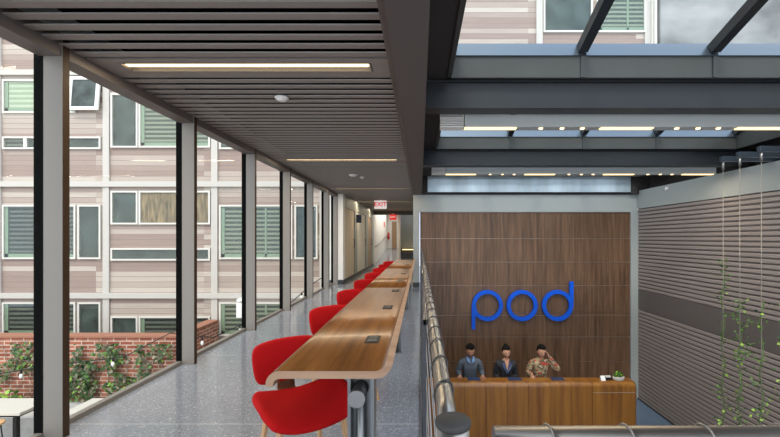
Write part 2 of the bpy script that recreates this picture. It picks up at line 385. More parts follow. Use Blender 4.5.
b = MB(); b.lathe([(.001, 0), (.07, .01), (.07, .36), (.05, .42), (.02, .45), (.02, .5), (.001, .5)])
o = tag(b.build('fire_extinguisher', mat('extinguisher_red', (.6, .02, .02), .3), loc=(-2.08, 25.78, 1.2)), 'small red fire extinguisher hanging on white wall beyond the ramp', 'fire extinguisher')
b = MB().box(-2.169, -2.16, 23.3, 24.0, 1.95, 2.3); tag(b.build('wall_notice', mat('notice_red', (.55, .12, .1), .6)), 'small reddish notice on white ramp wall above the fire extinguisher', 'sign')
t = thing('blade_sign', 'navy blue sign projecting from the cream corridor wall beside the doors', 'sign', (-2.17, 13.3, 1.84))
MB().box(0, .17, -.015, .015, -.02, .25).build('panel', M['navy'], t); MB().box(-.005, .02, -.03, .03, .05, .2).build('bracket', M['dark_metal'], t)

# exit signs
def text_mesh(name, s, size, m, parent, loc, rot=(R(90), 0, 0), ext=.002, bold=0.0):
    cu = bpy.data.curves.new(name, 'FONT'); cu.body = s; cu.size = size; cu.extrude = ext; cu.align_x = 'CENTER'; cu.align_y = 'CENTER'; cu.offset = bold
    o = bpy.data.objects.new(name, cu); C.objects.link(o)
    dg = bpy.context.evaluated_depsgraph_get(); me = bpy.data.meshes.new_from_object(o.evaluated_get(dg))
    bpy.data.objects.remove(o); bpy.data.curves.remove(cu)
    me.materials.clear(); me.materials.append(m)
    o = bpy.data.objects.new(name, me); C.objects.link(o); o.location = loc; o.rotation_euler = rot; o.parent = parent
    return o
M['exit_white'] = emis('exit_white', (1, .93, .9), .45); M['exit_red'] = emis('exit_red', (.75, .01, .01), .35)
t = thing('exit_sign', 'white exit sign with red letters hanging from slatted ceiling at corridor end', 'exit sign', (-1.30, 12.8, 2.262))
MB().box(-.20, .20, -.02, .02, 0, .265).build('housing', M['exit_white'], t, bevel=.006)
MB().box(-.03, .03, -.015, .015, .265, .288).build('mount', M['white_plastic'], t)
text_mesh('lettering', 'EXIT', .20, M['exit_red'], t, (0, -.024, .135), bold=.006)
t = thing('exit_sign', 'small red exit sign fixed to the far lintel beyond the larger one', 'exit sign', (-1.25, 18.05, 2.14))
MB().box(-.16, .16, -.02, .02, 0, .26).build('housing', M['exit_red'], t, bevel=.006)
text_mesh('lettering', 'EXIT', .13, M['exit_white'], t, (0, -.024, .13))
MB().box(-.02, .02, -.015, .05, .22, .30).build('mount', M['white_plastic'], t)

# ceiling lights, detectors
for i, l in enumerate(light_ys):
    lab = ['long warm slot light nearest in the slatted ceiling', 'second warm slot light along the slatted ceiling', 'third warm slot light along the slatted ceiling, shorter looking', 'fourth warm slot light, just before the exit sign', 'farthest warm slot light at the end of the slatted ceiling'][i]
    t = thing('ceiling_light', lab, 'ceiling light', (-1.255, l, zc), 0, 'slot lights in the corridor ceiling')
    b = MB(); b.box(-.90, .90, -.09, -.075, -.004, .07); b.box(-.90, .90, .045, .06, -.004, .07); b.box(-.90, -.89, -.075, .045, -.004, .07); b.box(.89, .90, -.075, .045, -.004, .07)
    b.build('frame', M['mullion'], t)
    MB().box(-.89, .89, -.075, .045, .045, .055).build('reflector', M['brown_trim'], t)
    MB().box(-.88, .88, -.055, -.005, .008, .02).build('diffuser', M['warm'], t)
    area('ceiling_lamp', (0, -.03, -.01), 1.8, .06, 22, (1, .82, .58), parent=t)
for (x, yy, r, lab) in ((-1.29, 3.64, .06, 'white round smoke detector behind the nearest ceiling slot light'), (-1.39, 8.1, .085, 'larger white round detector far along slatted ceiling'), (-1.25, 8.4, .045, 'small white dome just beside the larger ceiling detector')):
    t = thing('smoke_detector', lab, 'smoke detector', (x*.949, yy*.949, zc), 0)
    MB().lathe([(r*.9, .0), (r, -.006), (r, -.014), (r*.8, -.022)]).build('base', M['white_plastic'], t)
    MB().lathe([(r*.8, -.022), (r*.6, -.034), (r*.01, -.036)]).build('cap', M['white_plastic'], t)

# ---------------------------------------------------------------- pod wall at the end of the atrium
YP = 10.3
zs = [(-2.925, -1.965), (-1.95, -1.32), (-1.305, -.752), (-.66, .04), (.055, .658), (.673, 1.278), (1.293, 1.972)]
xs = [(0.0, 4.525), (4.535, 5.546)]
b = MB()
for (z0, z1) in zs:
    if z1 < -.6:
        for (x0, x1) in xs: b.box(x0, x1, YP, YP+.03, z0, z1, 0)
    else: b.box(0, 5.546, YP, YP+.03, z0, z1, 0)
b.box(0, 5.546, YP, YP+.03, -.737, -.668, 0)
b.box(0, 5.546, YP+.015, YP+.1, -2.925, 1.99, 1)
struct(b.build('wall_back', [M['woodwall'], M['joint']]))
struct(MB().box(-.3, -.001, YP, YP+.1, -2.925, -.5).build('wall_back_return', M['grey_paint']))
b = MB(); b.box(-.18, -.01, YP-.03, YP+.1, 0, 2.436); b.box(-.01, 5.73, YP-.03, YP+.1, 1.985, 2.436); b.box(5.546, 5.75, YP-.05, YP+.1, -2.925, 1.985)
struct(b.build('wall_back_frame', M['grey_paint']))
struct(MB().box(-.185, -.005, YP-.045, YP-.03, 0, .13).build('baseboard_column', M['dark_metal']))
struct(MB().box(-.18, 5.75, YP-.02, YP+.1, 2.436, 2.52).build('trim_6', M['dark']))

# letters
def ring(b, cx, cz, R0, R1, y0, y1, seg=64):
    for k in range(seg):
        a0, a1 = 2*PI*k/seg, 2*PI*(k+1)/seg
        P = lambda r, a, y: (cx+r*math.cos(a), y, cz+r*math.sin(a))
        v = {}
        for i, (r, a) in enumerate(((R0, a0), (R1, a0), (R1, a1), (R0, a1))):
            v[i] = (b.bm.verts.new(P(r, a, y0)), b.bm.verts.new(P(r, a, y1)))
        for i in range(4):
            if i in (0, 2): continue
            j = (i+1) % 4
            b.bm.faces.new((v[i][0], v[j][0], v[j][1], v[i][1]))
        b.bm.faces.new([v[i][0] for i in range(4)]); b.bm.faces.new([v[i][1] for i in range(4)])
def PX(x, y=YP): return (x-420)*y/390
def PZ(z, y=YP): return 1.3+(238-z)*y/390
for (ch, cx, stem, lab) in (('p', 487.6, (473.6, 329.3, 305.5), 'blue letter p, leftmost letter of the lettering on the walnut wall'), ('o', 522.3, None, 'blue ring letter o between the other letters on the walnut wall'), ('d', 557.8, (571.8, 305.5, 281.7), 'blue letter d, rightmost letter of the lettering on the walnut wall')):
    y0, y1 = YP-.11, YP-.04
    t = thing('wall_letter', lab, 'letter', (PX(cx, y0), YP-.04, PZ(305.6, y0)), 0, 'letters of the word pod')
    b = MB(); ring(b, 0, 0, .305, .405, -.07, 0)
    if stem:
        sx = PX(stem[0], y0)-PX(cx, y0); z0, z1 = PZ(stem[1], y0)-PZ(305.6, y0), PZ(stem[2], y0)-PZ(305.6, y0)
        b.box(sx-.048, sx+.048, -.071, 0.001, z0, z1)
    bmesh.ops.remove_doubles(b.bm, verts=b.bm.verts[:], dist=.0004)
    b.build('letter_face', M['blue'], t)
    for a in (.6, 2.5, 4.0, 5.4): MB().tube([(.355*math.cos(a), 0, .355*math.sin(a)), (.355*math.cos(a), .04, .355*math.sin(a))], .008).build('standoff', M['dark_metal'], t)

# ---------------------------------------------------------------- right wall
XR = 5.73
b = MB()
def corr(z0, z1):
    n = int(round((z1-z0)/.094)); p = (z1-z0)/n
    for i in range(n):
        z = z0+i*p
        b.prism([(XR+.024, z+.002), (XR, z+.016), (XR, z+p*.70), (XR+.010, z+p*.78), (XR+.026, z+p*.80), (XR+.06, z+p*.80), (XR+.06, z+.002)], -2.5, YP, 'Y', 0)
corr(-2.925, -.565); corr(-.047, 2.07)
b.box(XR+.005, XR+.06, -2.5, YP, -.565, -.047, 1)
b.box(XR+.026, XR+.2, -2.5, YP, -2.925, 2.535, 1)
struct(b.build('wall_right', [M['corr'], M['corr_band']]))
struct(MB().box(XR-.01, XR+.3, -2.5, YP, 2.07, 2.535).build('wall_right_upper', M['grey_paint']))
struct(MB().box(XR+.3, XR+.4, -2.5, YP+.1, 2.4, 3.0).build('wall_right_recess', M['dark']))
struct(MB().box(XR-.02, XR, -2.5, YP-.05, -2.925, -2.89).build('baseboard_right', M['dark_metal']))
for (yy, zz, lab) in ((6.1, 2.38, 'small round fitting high on the right wall behind the cables'), (9.0, 2.44, 'tiny white sensor high on the right wall near walnut wall')):
    MBo = MB().tube([(XR-.012, yy, zz), (XR-.06, yy, zz)], .035, 14).build('wall_sensor', M['grey_panel' if yy < 7 else 'white_plastic']); tag(MBo, lab, 'sensor')

# ---------------------------------------------------------------- roof beams, skylights, light troughs
beams = [4.0, 7.08]
bn = ['broad dark steel beam crossing the atrium under the big skylight', 'second dark blue steel beam crossing farther into the atrium', 'farthest steel beam running just above the walnut wall']
for i, y in enumerate(beams):
    b = MB(); x0, x1 = .05, XR+.28
    w2 = .10
    b.box(x0, x1, y-w2, y+w2, 2.60, 2.62); b.box(x0, x1, y-w2, y+w2, 2.865, 2.885); b.box(x0, x1, y-w2+.03, y+w2-.08, 2.62, 2.865)
    tag(b.build('roof_beam', M['steel'], bevel=.002), bn[i], 'beam', 'steel beams across the atrium')
# skylights (gabled glass)
SX0, SX1 = .31, 5.6
rx = [.31, 1.6, 2.9, 4.2, 5.6]
def skylight(ya, yb, lab, last=False):
    t = thing('skylight', lab, 'skylight', (0, 0, 2.9), 0, 'gabled skylights over the atrium')
    zt = .31; ze = .33; ym = (ya+yb)/2; zr = ze+.35*(ym-ya)
    k = MB()
    for (yy0, yy1) in ((ya, ya+.04), (yb-.04, yb)):
        k.box(SX0-.04, SX1+.04, yy0, yy1, -.02, .19)
    k.box(SX0-.04, SX0, ya, yb, -.02, zt); k.box(SX1, SX1+.04, ya, yb, -.02, zt)
    for x in rx[1:-1]: k.box(x-.02, x+.02, yb-.052, yb-.038, -.02, .19)
    k.build('kerb', M['kerb'], t)
    for pr in ([(yb-.06, .19), (yb+.03, .19), (yb+.08, .33), (yb+.02, .345)], [(ya+.06, .19), (ya-.03, .19), (ya-.08, .33), (ya-.02, .345)]):
        MB().prism(pr, SX0-.04, SX1+.04, 'X').build('sill', M['steel_blue'], t)
    for x in rx:
        r_ = MB()
        for sgn in (0, 1):
            y0 = ya if sgn else yb
            pr = [(y0, ze-.02), (ym, zr-.02), (ym, zr-.12), (y0+(.06 if sgn else -.06), ze-.11)]
            r_.prism(pr, x-.045, x+.045, 'X')
        r_.build('rafter', M['steel'], t)
    MB().box(SX0, SX1, ym-.03, ym+.03, zr-.12, zr+.02).build('ridge', M['steel'], t)
    for i in range(len(rx)-1):
        for sgn in (0, 1):
            y0 = ya if sgn else yb
            q = MB().prism([(y0, ze), (ym, zr), (ym, zr+.012), (y0, ze+.012)], rx[i], rx[i+1], 'X')
            q.build('pane', M['sky_glass'], t)
skylight(1.1, 3.88, 'large gabled skylight nearest overhead, with facade seen through its panes')
skylight(4.15, 6.95, 'middle gabled skylight between the two dark steel beams')
skylight(7.25, 10.05, 'farthest gabled skylight just in front of the walnut wall')
# blue clerestory panel above walnut wall
struct(MB().box(.05, .2, YP-.12, YP, 2.45, 2.95).box(5.5, 6.0, YP-.12, YP, 2.45, 2.95).build('wall_back_upper', M['dark']))
struct(MB().box(.2, 5.5, YP-.12, YP-.10, 2.50, 2.92).build('trim_7', mat('blue_reflective_panel', (.50, .60, .66), .3, .2, var=.3, vscale=1.6, stretch=(1.2, 1, .2))))  # uneven tone in the panel colour stands in for blotchy reflections
# roof around
for (a0, a1, b0, b1, c0, c1) in ((5.66, 6.2, -2.5, YP+.1, 2.95, 3.05), (.3, 5.6, 3.93, 4.1, 2.9, 3.18), (.3, 5.6, 7.0, 7.2, 2.9, 3.18), (-2.6, .2, -2.5, 11, 3.1, 3.25), (.3, 6.2, 10.11, 11, 2.9, 3.1)):
    struct(MB().box(a0, a1, b0, b1, c0, c1).build('ceiling_roof', M['dark']))
# light troughs behind beams 1 and 2
def trough(y, lab):
    t = thing('light_trough', lab, 'light trough', (0, y, 2.48), 0, 'grey light troughs behind the beams')
    MB().box(.48, 5.5, -.02, .12, .012, .20).build('housing', M['trough'], t)
    g = MB()
    for k in range(5): g.box(.22, .47, -.02, .12, .01+k*.023, .022+k*.023)
    g.box(.22, .47, .10, .12, .012, .20); g.build('grille', M['white_paint'], t)
    x = .48
    while x < 5.3:
        MB().box(x, min(x+.56, 5.48), -.005, .06, .0, .012).build('linear_lamp', M['warm_soft'], t)
        for dd in (.83, 1.06, 1.28):
            if x+dd < 5.45: MB().lathe([(.02, .0), (.024, .012), (.024, .013)], (x+dd, .03, 0), 12).build('spot_lamp', M['amber'], t)
        x += 1.475
    for hx_ in (1.0, 4.6): MB().box(hx_-.03, hx_+.03, -.19 if y < 5 else -.10, -.02, .14, .16).build('hanger', M['dark_metal'], t)
    area('trough_lamp', (2.9, .03, -.02), 5, .08, 45, (1, .86, .66), parent=t)
trough(4.2, 'long grey light trough with warm lamps behind the broad nearest visible beam')
trough(7.26, 'farther grey light trough with warm lamps, above the walnut wall')

# cable brackets, cables and vines
cy = [6.33, 6.0, 5.62, 5.25]
cl = ['farthest of the four, by the walnut wall', 'second from the walnut wall', 'third from the walnut wall', 'nearest of the four, at the photo edge']
for i, y in enumerate(cy):
    o = MB().box(4.88, XR+.28, y-.03, y+.03, 2.54, 2.62).build('bracket_arm', M['steel_blue'], bevel=.004)
    tag(o, 'blue-grey steel bracket arm on right wall top, ' + cl[i], 'bracket', 'bracket arms for the plant cables')
    t = thing('plant_cable', 'thin vertical plant cable by right wall, ' + cl[i], 'cable', (4.92, y, -2.925), 0, 'vertical plant cables')
    MB().tube([(0, 0, 0), (0, 0, 5.42)], .0055, 6).build('wire', M['cable'], t)
    MB().tube([(0, 0, 5.33), (0, 0, 5.46)], .02, 8).build('turnbuckle', M['stainless'], t)
    top = [.95, .38, .42, .85][i]
    b = MB(); z = -2.9; ph = i
    pts = []
    while z < top:
        pts.append((.022*math.cos(z*9+ph), .022*math.sin(z*9+ph), z)); z += .05
    b.tube(pts, .006, 5, 3)
    dens = [.75, 1.15, .55, .8][i]
    for (px, py, pz) in pts:
        k = noise.noise(Vector((pz*1.3, i*7.1, 0)))
        for _ in range(int(2.0*dens*(1+1.6*k)+random.random())):
            b.leaf((px+random.gauss(0, .045), py+random.gauss(0, .045), pz+random.uniform(-.02, .02)), random.uniform(.03, .06), None, random.choice([0, 0, 1, 2]))
    # side shoots
    for _ in range(7 if i != 2 else 8):
        z0 = random.uniform(-2.4, top-.15); dx, dz = random.uniform(-.3, .3), random.uniform(-.08, .3)
        b.tube([(0, 0, z0), (dx*.5, 0, z0+dz*.3), (dx, 0, z0+dz)], .003, 4, 3)
        for q in range(7):
            u = q/6; b.leaf((dx*u, random.gauss(0, .03), z0+dz*u*u+random.gauss(0, .02)), random.uniform(.025, .05), None, random.choice([0, 1, 2]))
    o = b.build('climbing_vine', [M['leaf1'], M['leaf2'], M['leaf3'], M['leaf1']], loc=(4.92, y, 0))
    tag(o, 'slender green vine on cable, ' + cl[i], 'vine', 'vines on the plant cables')

# ---------------------------------------------------------------- buildings outside
YF = 11.0
def FX(x): return (x-420)*YF/390
def FZ(y): return 1.3+(238-y)*YF/390
bd = thing('apartment_building', 'pink and pale plank-clad building with white framed windows beyond the glass', 'building', (0, YF, -2.925))
OZ = -2.925
b = MB(); b.box(-19, -2.56, .0, .4, 0, 15); b.box(-2.56, FX(649), .0, .4, 6.15, 15)
b2 = b.build('cladding', M['siding'], bd)
b = MB(); 
for k in range(-4, 6):
    x = FX(104+108*k); zb = 0 if x < -2.6 else 6.2
    b.box(x, x+.175, -.05, 0, zb, 15)
b.build('vertical_trim', M['ftrim'], bd)
b = MB()
for k in range(-2, 4):
    z = FZ(298+(-111)*k)-OZ
    if z < 0: continue
    x1 = -2.56 if z < 6.2 else FX(649)
    b.box(-19, x1, -.09, 0, z, z+.15)
b.build('ledge', M['ftrim'], bd)
def win(xa, xb, ya, yb, kind, sash=None):
    """glazed opening; kind chooses what is behind the pane"""
    x0, x1, z0, z1 = FX(xa), FX(xb), FZ(yb)-OZ, FZ(ya)-OZ
    if z0 < .1: return
    if x1 > -2.6 and z0 < 6.25: return
    t_ = .048; f = MB()
    f.box(x0, x1, -.06, 0.01, z0, z0+t_); f.box(x0, x1, -.06, 0.01, z1-t_, z1); f.box(x0, x0+t_, -.06, .01, z0+t_, z1-t_); f.box(x1-t_, x1, -.06, .01, z0+t_, z1-t_)
    fo = f.build('window', M['fwhite'], bd)
    g = MB(); g.box(x0+t_, x1-t_, -.012, -.004, z0+t_, z1-t_); g.build('blind', M[kind], fo)
    if kind.startswith('blind') and x1-x0 > 1.2:
        q = MB(); q.box(x0+t_, x0+t_+.10, -.03, -.012, z0+t_, z1-t_); q.box(x0+t_, x1-t_, -.03, -.012, z0+t_, z0+t_+.10)
        xm = x0+(x1-x0)*.62; q.box(xm, xm+.05, -.03, -.012, z0+t_, z1-t_); q.build('inner_frame', M['fgreen'], fo)
    MB().box(x0+t_, x1-t_, -.045, -.04, z0+t_, z1-t_).build('pane', M['wglass'], fo)
kinds = ['blind_green', 'blind_dark', 'blind_dark', 'blind_green']
cnt = 0
for k in range(-5, 5):
    bx = 104+108*k; A = (k % 2 != 0)
    for m_ in range(-4, 3):
        off = 222*m_ + (0 if A else -111)
        cnt += 1; kd = kinds[(k*3+m_*5) % 4]
        if k >= 3: continue
        big = (8, 81) if A else (36, 107); sm = (83, 106) if A else (8, 35)
        kk = 'blind_light' if (A and m_ == 0) else kd
        k2 = 'room_warm' if (k == 0 and m_ == 1) else kd
        opened = (k == -1 and m_ == 0)
        for (ya, yb, kx) in ((80, 113.5, kk if A else ('room_warm' if (k == 0 and m_ == 1) else kd)), (205, 259, kd)):
            win(bx+big[0], bx+big[1], ya+off, yb+off, kx)
            if not (opened and ya == 80): win(bx+sm[0], bx+sm[1], ya+off, yb+off, 'room_dark')
        win(bx+8, bx+(31 if A else 107), 137+off, 149.5+off, 'room_dark' if not A else 'blind_dark')
        if A: win(bx+31, bx+106, 137+off, 149.5+off, 'room_dark')
# windows seen through the skylight
win(543, 592, -40, 33, 'room_dark'); win(596, 645, -40, 33, 'blind_green'); win(436, 452, -60, -20, 'room_dark')
# open casement
sa = MB(); x0, x1, z0, z1 = FX(73), FX(103), FZ(112)-OZ, FZ(78)-OZ
fo = MB()
def fr(b_, w_, h_, t_, d_):
    b_.box(0, w_, -d_, 0, -h_, -h_+t_); b_.box(0, w_, -d_, 0, -t_, 0); b_.box(0, t_, -d_, 0, -h_+t_, -t_); b_.box(w_-t_, w_, -d_, 0, -h_+t_, -t_)
fr(sa, x1-x0, z1-z0, .09, .05)
o = sa.build('open_window', M['white_paint'], bd, loc=(x0, -.06, z1)); o.rotation_euler = (R(-5), 0, 0)
o['label'] = 'white top hung sash pushed open'
g = MB().box(.09, x1-x0-.09, -.03, -.02, -(z1-z0)+.09, -.09).build('pane', M['room_dark'], o)
# concrete party wall right of the building
o = MB().box(FX(655), 22, YF-.25, YF+3, 2.9, 16).build('party_wall', M['stucco']); tag(o, 'tall weathered grey stucco wall seen through the skylight at top right', 'building')
o = MB().box(FX(649.3), FX(654.8), YF-.12, YF+.1, 3.1, 13).box(FX(650.5), FX(652.5), YF-.2, YF-.12, 3.1, 13).build('downpipe', M['fwhite']); tag(o, 'white vertical downpipe strip between plank building and grey stucco wall', 'downpipe')

# garden wall
o = MB().box(-20, -5.64, 9.09, 9.34, -2.925, -1.02).box(-5.89, -5.64, 9.34, YF-.12, -2.925, -1.02).build('wall_garden', M['brick']); struct(o)
o = MB().box(-20, -5.61, 9.06, 9.37, -1.02, -.975).box(-5.92, -5.61, 9.37, YF-.12, -1.02, -.975).build('trim_8', mat('brick_coping', (.30, .13, .08), .8)); struct(o)
def ivy(cx, w_, z0, z1, n, seed, lab):
    random.seed(seed); b = MB()
    nr = Matrix.Rotation(R(90), 3, 'X')
    for s_ in range(9):
        x = cx+random.uniform(-w_, w_)*.6; pts = []; z = z0
        while z < z1-random.uniform(0, .4):
            pts.append((x, 9.06, z)); z += .12; x += random.gauss(0, .05)
        if len(pts) > 2: b.tube(pts, .006, 4, 3)
    for _ in range(n):
        x = cx+random.uniform(-w_, w_); z = random.uniform(z0, z1)
        v = noise.noise(Vector((x*1.6+seed, z*1.6, 0))) + .35*noise.noise(Vector((x*5, z*5, seed)))
        if v < .06: continue
        b.leaf((x, 9.04-random.uniform(0, .1+max(0, v)*.25), z), random.uniform(.04, .10), nr, random.choices([0, 1, 2, 3], [4, .3+max(0, v)*2.5, 8, 5])[0])
    o = b.build('ivy', [M['leaf1'], M['leaf2'], M['leaf3'], M['leaf4'], M['leaf4']]); tag(o, lab, 'ivy', None)
ivy(-7.25, 1.0, -2.4, -1.15, 2400, 3, 'dense green ivy covering brick wall behind the second white table')
ivy(-6.1, .4, -2.1, -1.15, 500, 5, 'sparse ivy trailing on brick wall near its right corner')
ivy(-9.1, .75, -2.4, -1.1, 1100, 9, 'ivy on brick wall at the left edge of the photo')
random.seed(11)
b = MB()
for _ in range(160): b.leaf((-9.15+random.gauss(0, .3), 8.55+random.gauss(0, .1), -2.4+abs(random.gauss(0, .16))), random.uniform(.08, .16), None, random.choice([0, 1]))
b.lathe([(.05, -.15), (.08, -.1), (.02, .02)], (-9.15, 8.55, -2.3), 8, 1)
tag(b.build('leafy_plant', [M['leaf1'], M['leaf2']]), 'bright green leafy plant on planter at the foot of the brick wall', 'plant')
tag(MB().box(-10.6, -7.3, 8.15, 8.95, -2.925, -2.45).build('planter', M['concrete'], bevel=.015), 'pale concrete planter along the brick wall behind the patio table', 'planter')

# patio tables and stool
M['tabletop'] = mat('pale_table_top', (.50, .47, .42), .6)
def table(x0, x1, lab):
    t = thing('patio_table', lab, 'table', ((x0+x1)/2, 7.42, -2.925), 0, 'white topped patio tables')
    hw = (x1-x0)/2
    MB().box(-hw, hw, -.33, .33, .99, 1.045).build('tabletop', M['tabletop'], t, bevel=.006)
    MB().box(-hw+.1, hw-.1, -.25, .25, .93, .99).build('apron', M['black'], t)
    for sx in (-1, 1):
        for sy in (-1, 1):
            x, y = sx*(hw-.15), sy*.24
            MB().box(x-.035, x+.035, y-.035, y+.035, 0, .93).build('leg', M['black'], t)
table(-9.6, -7.28, 'pale topped patio table with black legs at the left edge of the photo')
table(-6.5, -4.9, 'pale topped patio table partly hidden by the corridor floor edge')
t = thing('stool', 'round wooden stool with thin dark legs beside the left patio table', 'stool', (-7.62, 6.92, -2.925))
MB().lathe([(.17, .90), (.185, .905), (.185, .93), (.17, .94)], seg=28).build('seat', M['ply'], t)
for k in range(4):
    a = PI/4+k*PI/2
    MB().tube([(.12*math.cos(a), .12*math.sin(a), .90), (.2*math.cos(a), .2*math.sin(a), 0)], .01, 8).build('leg', M['black'], t)
MB().tube([(.17*math.cos(PI*k/8), .17*math.sin(PI*k/8), .3) for k in range(17)], .007, 6).build('foot_ring', M['black'], t)

# white wall lamp box and string lights
t = thing('wall_lamp', 'white box lamp with round cap mounted on the plank building above string lights', 'lamp', (FX(244.5), YF-.15, FZ(316)))
MB().box(-.12, .12, -.1, .15, 0, .40).build('box', M['white_plastic'], t, bevel=.01)
MB().lathe([(.05, .40), (.10, .43), (.11, .48), (.06, .52), (.01, .53)], (-.04, 0, 0)).build('cap', M['white_plastic'], t)
sp = [(-9.5, 8.7, -1.75), (-8.3, 8.7, -1.55), (-6.6, 8.7, -1.35), (-5.7, 8.9, -.87), (-5.1, 9.6, -1.15), (-4.3, 10.1, -.80), (-3.65, 10.4, -.62), (-3.0, 10.6, .0), (-2.65, 10.8, .25)]
t = thing('string_lights', 'dark wire of string lights with hanging bulbs across the patio', 'string lights', (0, 0, 0))
MB().tube(sp, .012, 6).build('wire', M['black'], t)
for (x, y, z) in ((-6.85, 8.7, -1.38), (-8.9, 8.7, -1.65), (-5.25, 9.4, -1.1), (-4.62, 10.0, -.94), (-4.0, 10.25, -.72), (-3.2, 10.55, -.18)):
    o = MB().tube([(x, y, z), (x, y, z-.07)], .02, 8).lathe([(.012, -.19), (.03, -.16), (.034, -.13), (.02, -.08)], (x, y, z), 12, 1).build('bulb', [M['black'], M['white_plastic']], t)

# ---------------------------------------------------------------- long counter
def roll_profile():
    """left edge rolls down, right edge curls up"""
    zt = .74; th = .032
    top = []; bot = []
    for k in range(7):
        a = R(90)*k/6
        top.append((-.592-.058*math.cos(a)-.0, zt-.058+.058*math.sin(a)))
        bot.append((-.592-(.058-th)*math.cos(a), zt-.058+(.058-th)*math.sin(a)))
    top = [(-.652, zt-.066)] + top; bot = [(-.652+th, zt-.066)] + bot
    top += [(-.19, zt)]; bot += [(-.19, zt-th)]
    for k in range(1, 7):
        a = R(80)*k/6
        top.append((-.19+.045*math.sin(a), zt+.045*(1-math.cos(a)))); bot.append((-.19+(.045+th)*math.sin(a), zt-th+(.045+th)*(1-math.cos(a))))
    return top, bot
top, bot = roll_profile()
t = thing('long_counter', 'long walnut bar counter with curled edges running down the corridor', 'counter', (0, 0, 0))
for (a, c) in ((1.64, 4.40), (4.40, 7.16), (7.16, 10.1)):
    b = MB(); n = len(top)
    A = [b.bm.verts.new((p[0], a, p[1])) for p in top]; B = [b.bm.verts.new((p[0], c, p[1])) for p in top]
    A2 = [b.bm.verts.new((p[0], a, p[1])) for p in bot]; B2 = [b.bm.verts.new((p[0], c, p[1])) for p in bot]
    for i in range(n-1):
        f = b.bm.faces.new((A[i], A[i+1], B[i+1], B[i])); f.smooth = True; f.material_index = 1 if i < 1 else 0
        f = b.bm.faces.new((A2[i], B2[i], B2[i+1], A2[i+1])); f.material_index = 0; f.smooth = True
        for (u, v) in ((A, A2), (B, B2)):
            f = b.bm.faces.new((u[i], v[i], v[i+1], u[i+1])); f.material_index = 1
    for (u, v, w_, q) in ((A, A2, B, B2),):
        for i in (0, n-1):
            f = b.bm.faces.new((u[i], v[i], q[i], w_[i])); f.material_index = 1
    b.build('countertop', [M['counterwood'], M['ply_edge']], t)
for k, y in enumerate((1.75, 4.4, 7.05, 9.7)):
    g = MB(); g.box(-.325, -.312, y, y+.10, 0, .708); g.box(-.222, -.206, y, y+.10, 0, .708); g.box(-.312, -.222, y+.08, y+.09, 0, .708); g.box(-.4, -.15, y, y+.12, .70, .708)
    g.build('leg', M['grey_leg'], t)
    g = MB().tube([(-.272, y+.04, 0), (-.272, y+.04, .56)], .022, 14); g.build('leg_tube', M['grey_leg'], t)
MB().tube([(-.276, 1.70, .60), (-.276, 10.0, .60)], .036, 20).build('cable_pipe', M['dark_metal'], t)
MB().tube([(-.276, 1.69, .60), (-.276, 1.70, .60)], .038, 24).build('pipe_cap', M['stainless'], t)
for k in range(7):
    y = 2.53+1.105*k
    if k == 0: y = 2.15
    else: y = 2.15+1.0*k
    x = -.26
    o = thing('power_outlet', 'black power socket plate set in the long counter, ' + ['nearest of all', 'second from its near end', 'third from its near end', 'fourth from its near end', 'fifth from its near end', 'second from its far end', 'farthest of all'][k], 'power outlet', (x, y, .74), 0, 'power sockets along the counter')
    MB().box(-.038, .038, -.075, .075, 0, .004).build('plate', M['black'], o, bevel=.0015)
    MB().box(-.024, .024, -.05, -.008, .004, .006).box(-.024, .024, .008, .05, .004, .006).build('socket', M['dark_metal'], o)

# ---------------------------------------------------------------- red chairs
def shell(nx, ny, fn, th, name, m, parent, sub=1):
    b = MB(); T = []; 
    for j in range(ny+1):
        T.append([b.bm.verts.new(fn(i/nx*2-1, j/ny*2-1)) for i in range(nx+1)])
    for j in range(ny):
        for i in range(nx): b.bm.faces.new((T[j][i], T[j][i+1], T[j+1][i+1], T[j+1][i])).smooth = True
    o = b.build(name, m, parent, smooth=True)
    s = o.modifiers.new('th', 'SOLIDIFY'); s.thickness = th; s.offset = 0
    s = o.modifiers.new('sub', 'SUBSURF'); s.levels = 2; s.render_levels = 2
    return o
def squircle(u, v, p=4):
    # map the square to a rounded square
    r = max(abs(u), abs(v))
    if r < 1e-6: return 0, 0
    l = (abs(u)**p+abs(v)**p)**(1/p)
    k = r/l; k = 1-(1-k)*.9
    return u*k, v*k
def seat_fn(u, v):
    x, y = squircle(u, v)
    z = .43+.045*x*x*(1 if y > -.3 else .7) - .045*max(0, -y-.45)**1.3*2 + .018*max(0, y)**2 + .012*y - .012*(1-x*x)
    return (x*.255, y*.185-.045, z)
def back_fn(u, v):
    x, y = squircle(u, v, 4.5)
    wdt = .205+.012*y
    yy = .235 - .055*(x*x) + .028*(y+1)*.5*1.2
    return (x*wdt, yy, .595+y*.118+.004*(1-x*x)*y)
t0 = thing('side_chair', '', 'chair')
shell(10, 10, seat_fn, .042, 'seat', M['red'], t0)
shell(10, 6, back_fn, .036, 'backrest', M['red'], t0)
b = MB(); path = [(.05, .395), (.18, .396), (.235, .405), (.262, .43), (.272, .48), (.275, .56), (.285, .62)]
for i in range(len(path)-1):
    (y0, z0), (y1, z1) = path[i], path[i+1]
path2 = [(.05, .381), (.19, .382), (.25, .392), (.28, .42), (.290, .48), (.292, .56), (.302, .62)]
b.prism(path + path2[::-1], -.05, .05, 'X'); b.build('spine', M['walnut'], t0)
b = MB(); b.box(-.17, .17, -.13, -.10, .385, .40); b.box(-.15, .15, .11, .14, .385, .40); b.box(-.03, .03, -.12, .13, .385, .40); b.build('seat_frame', M['walnut'], t0)
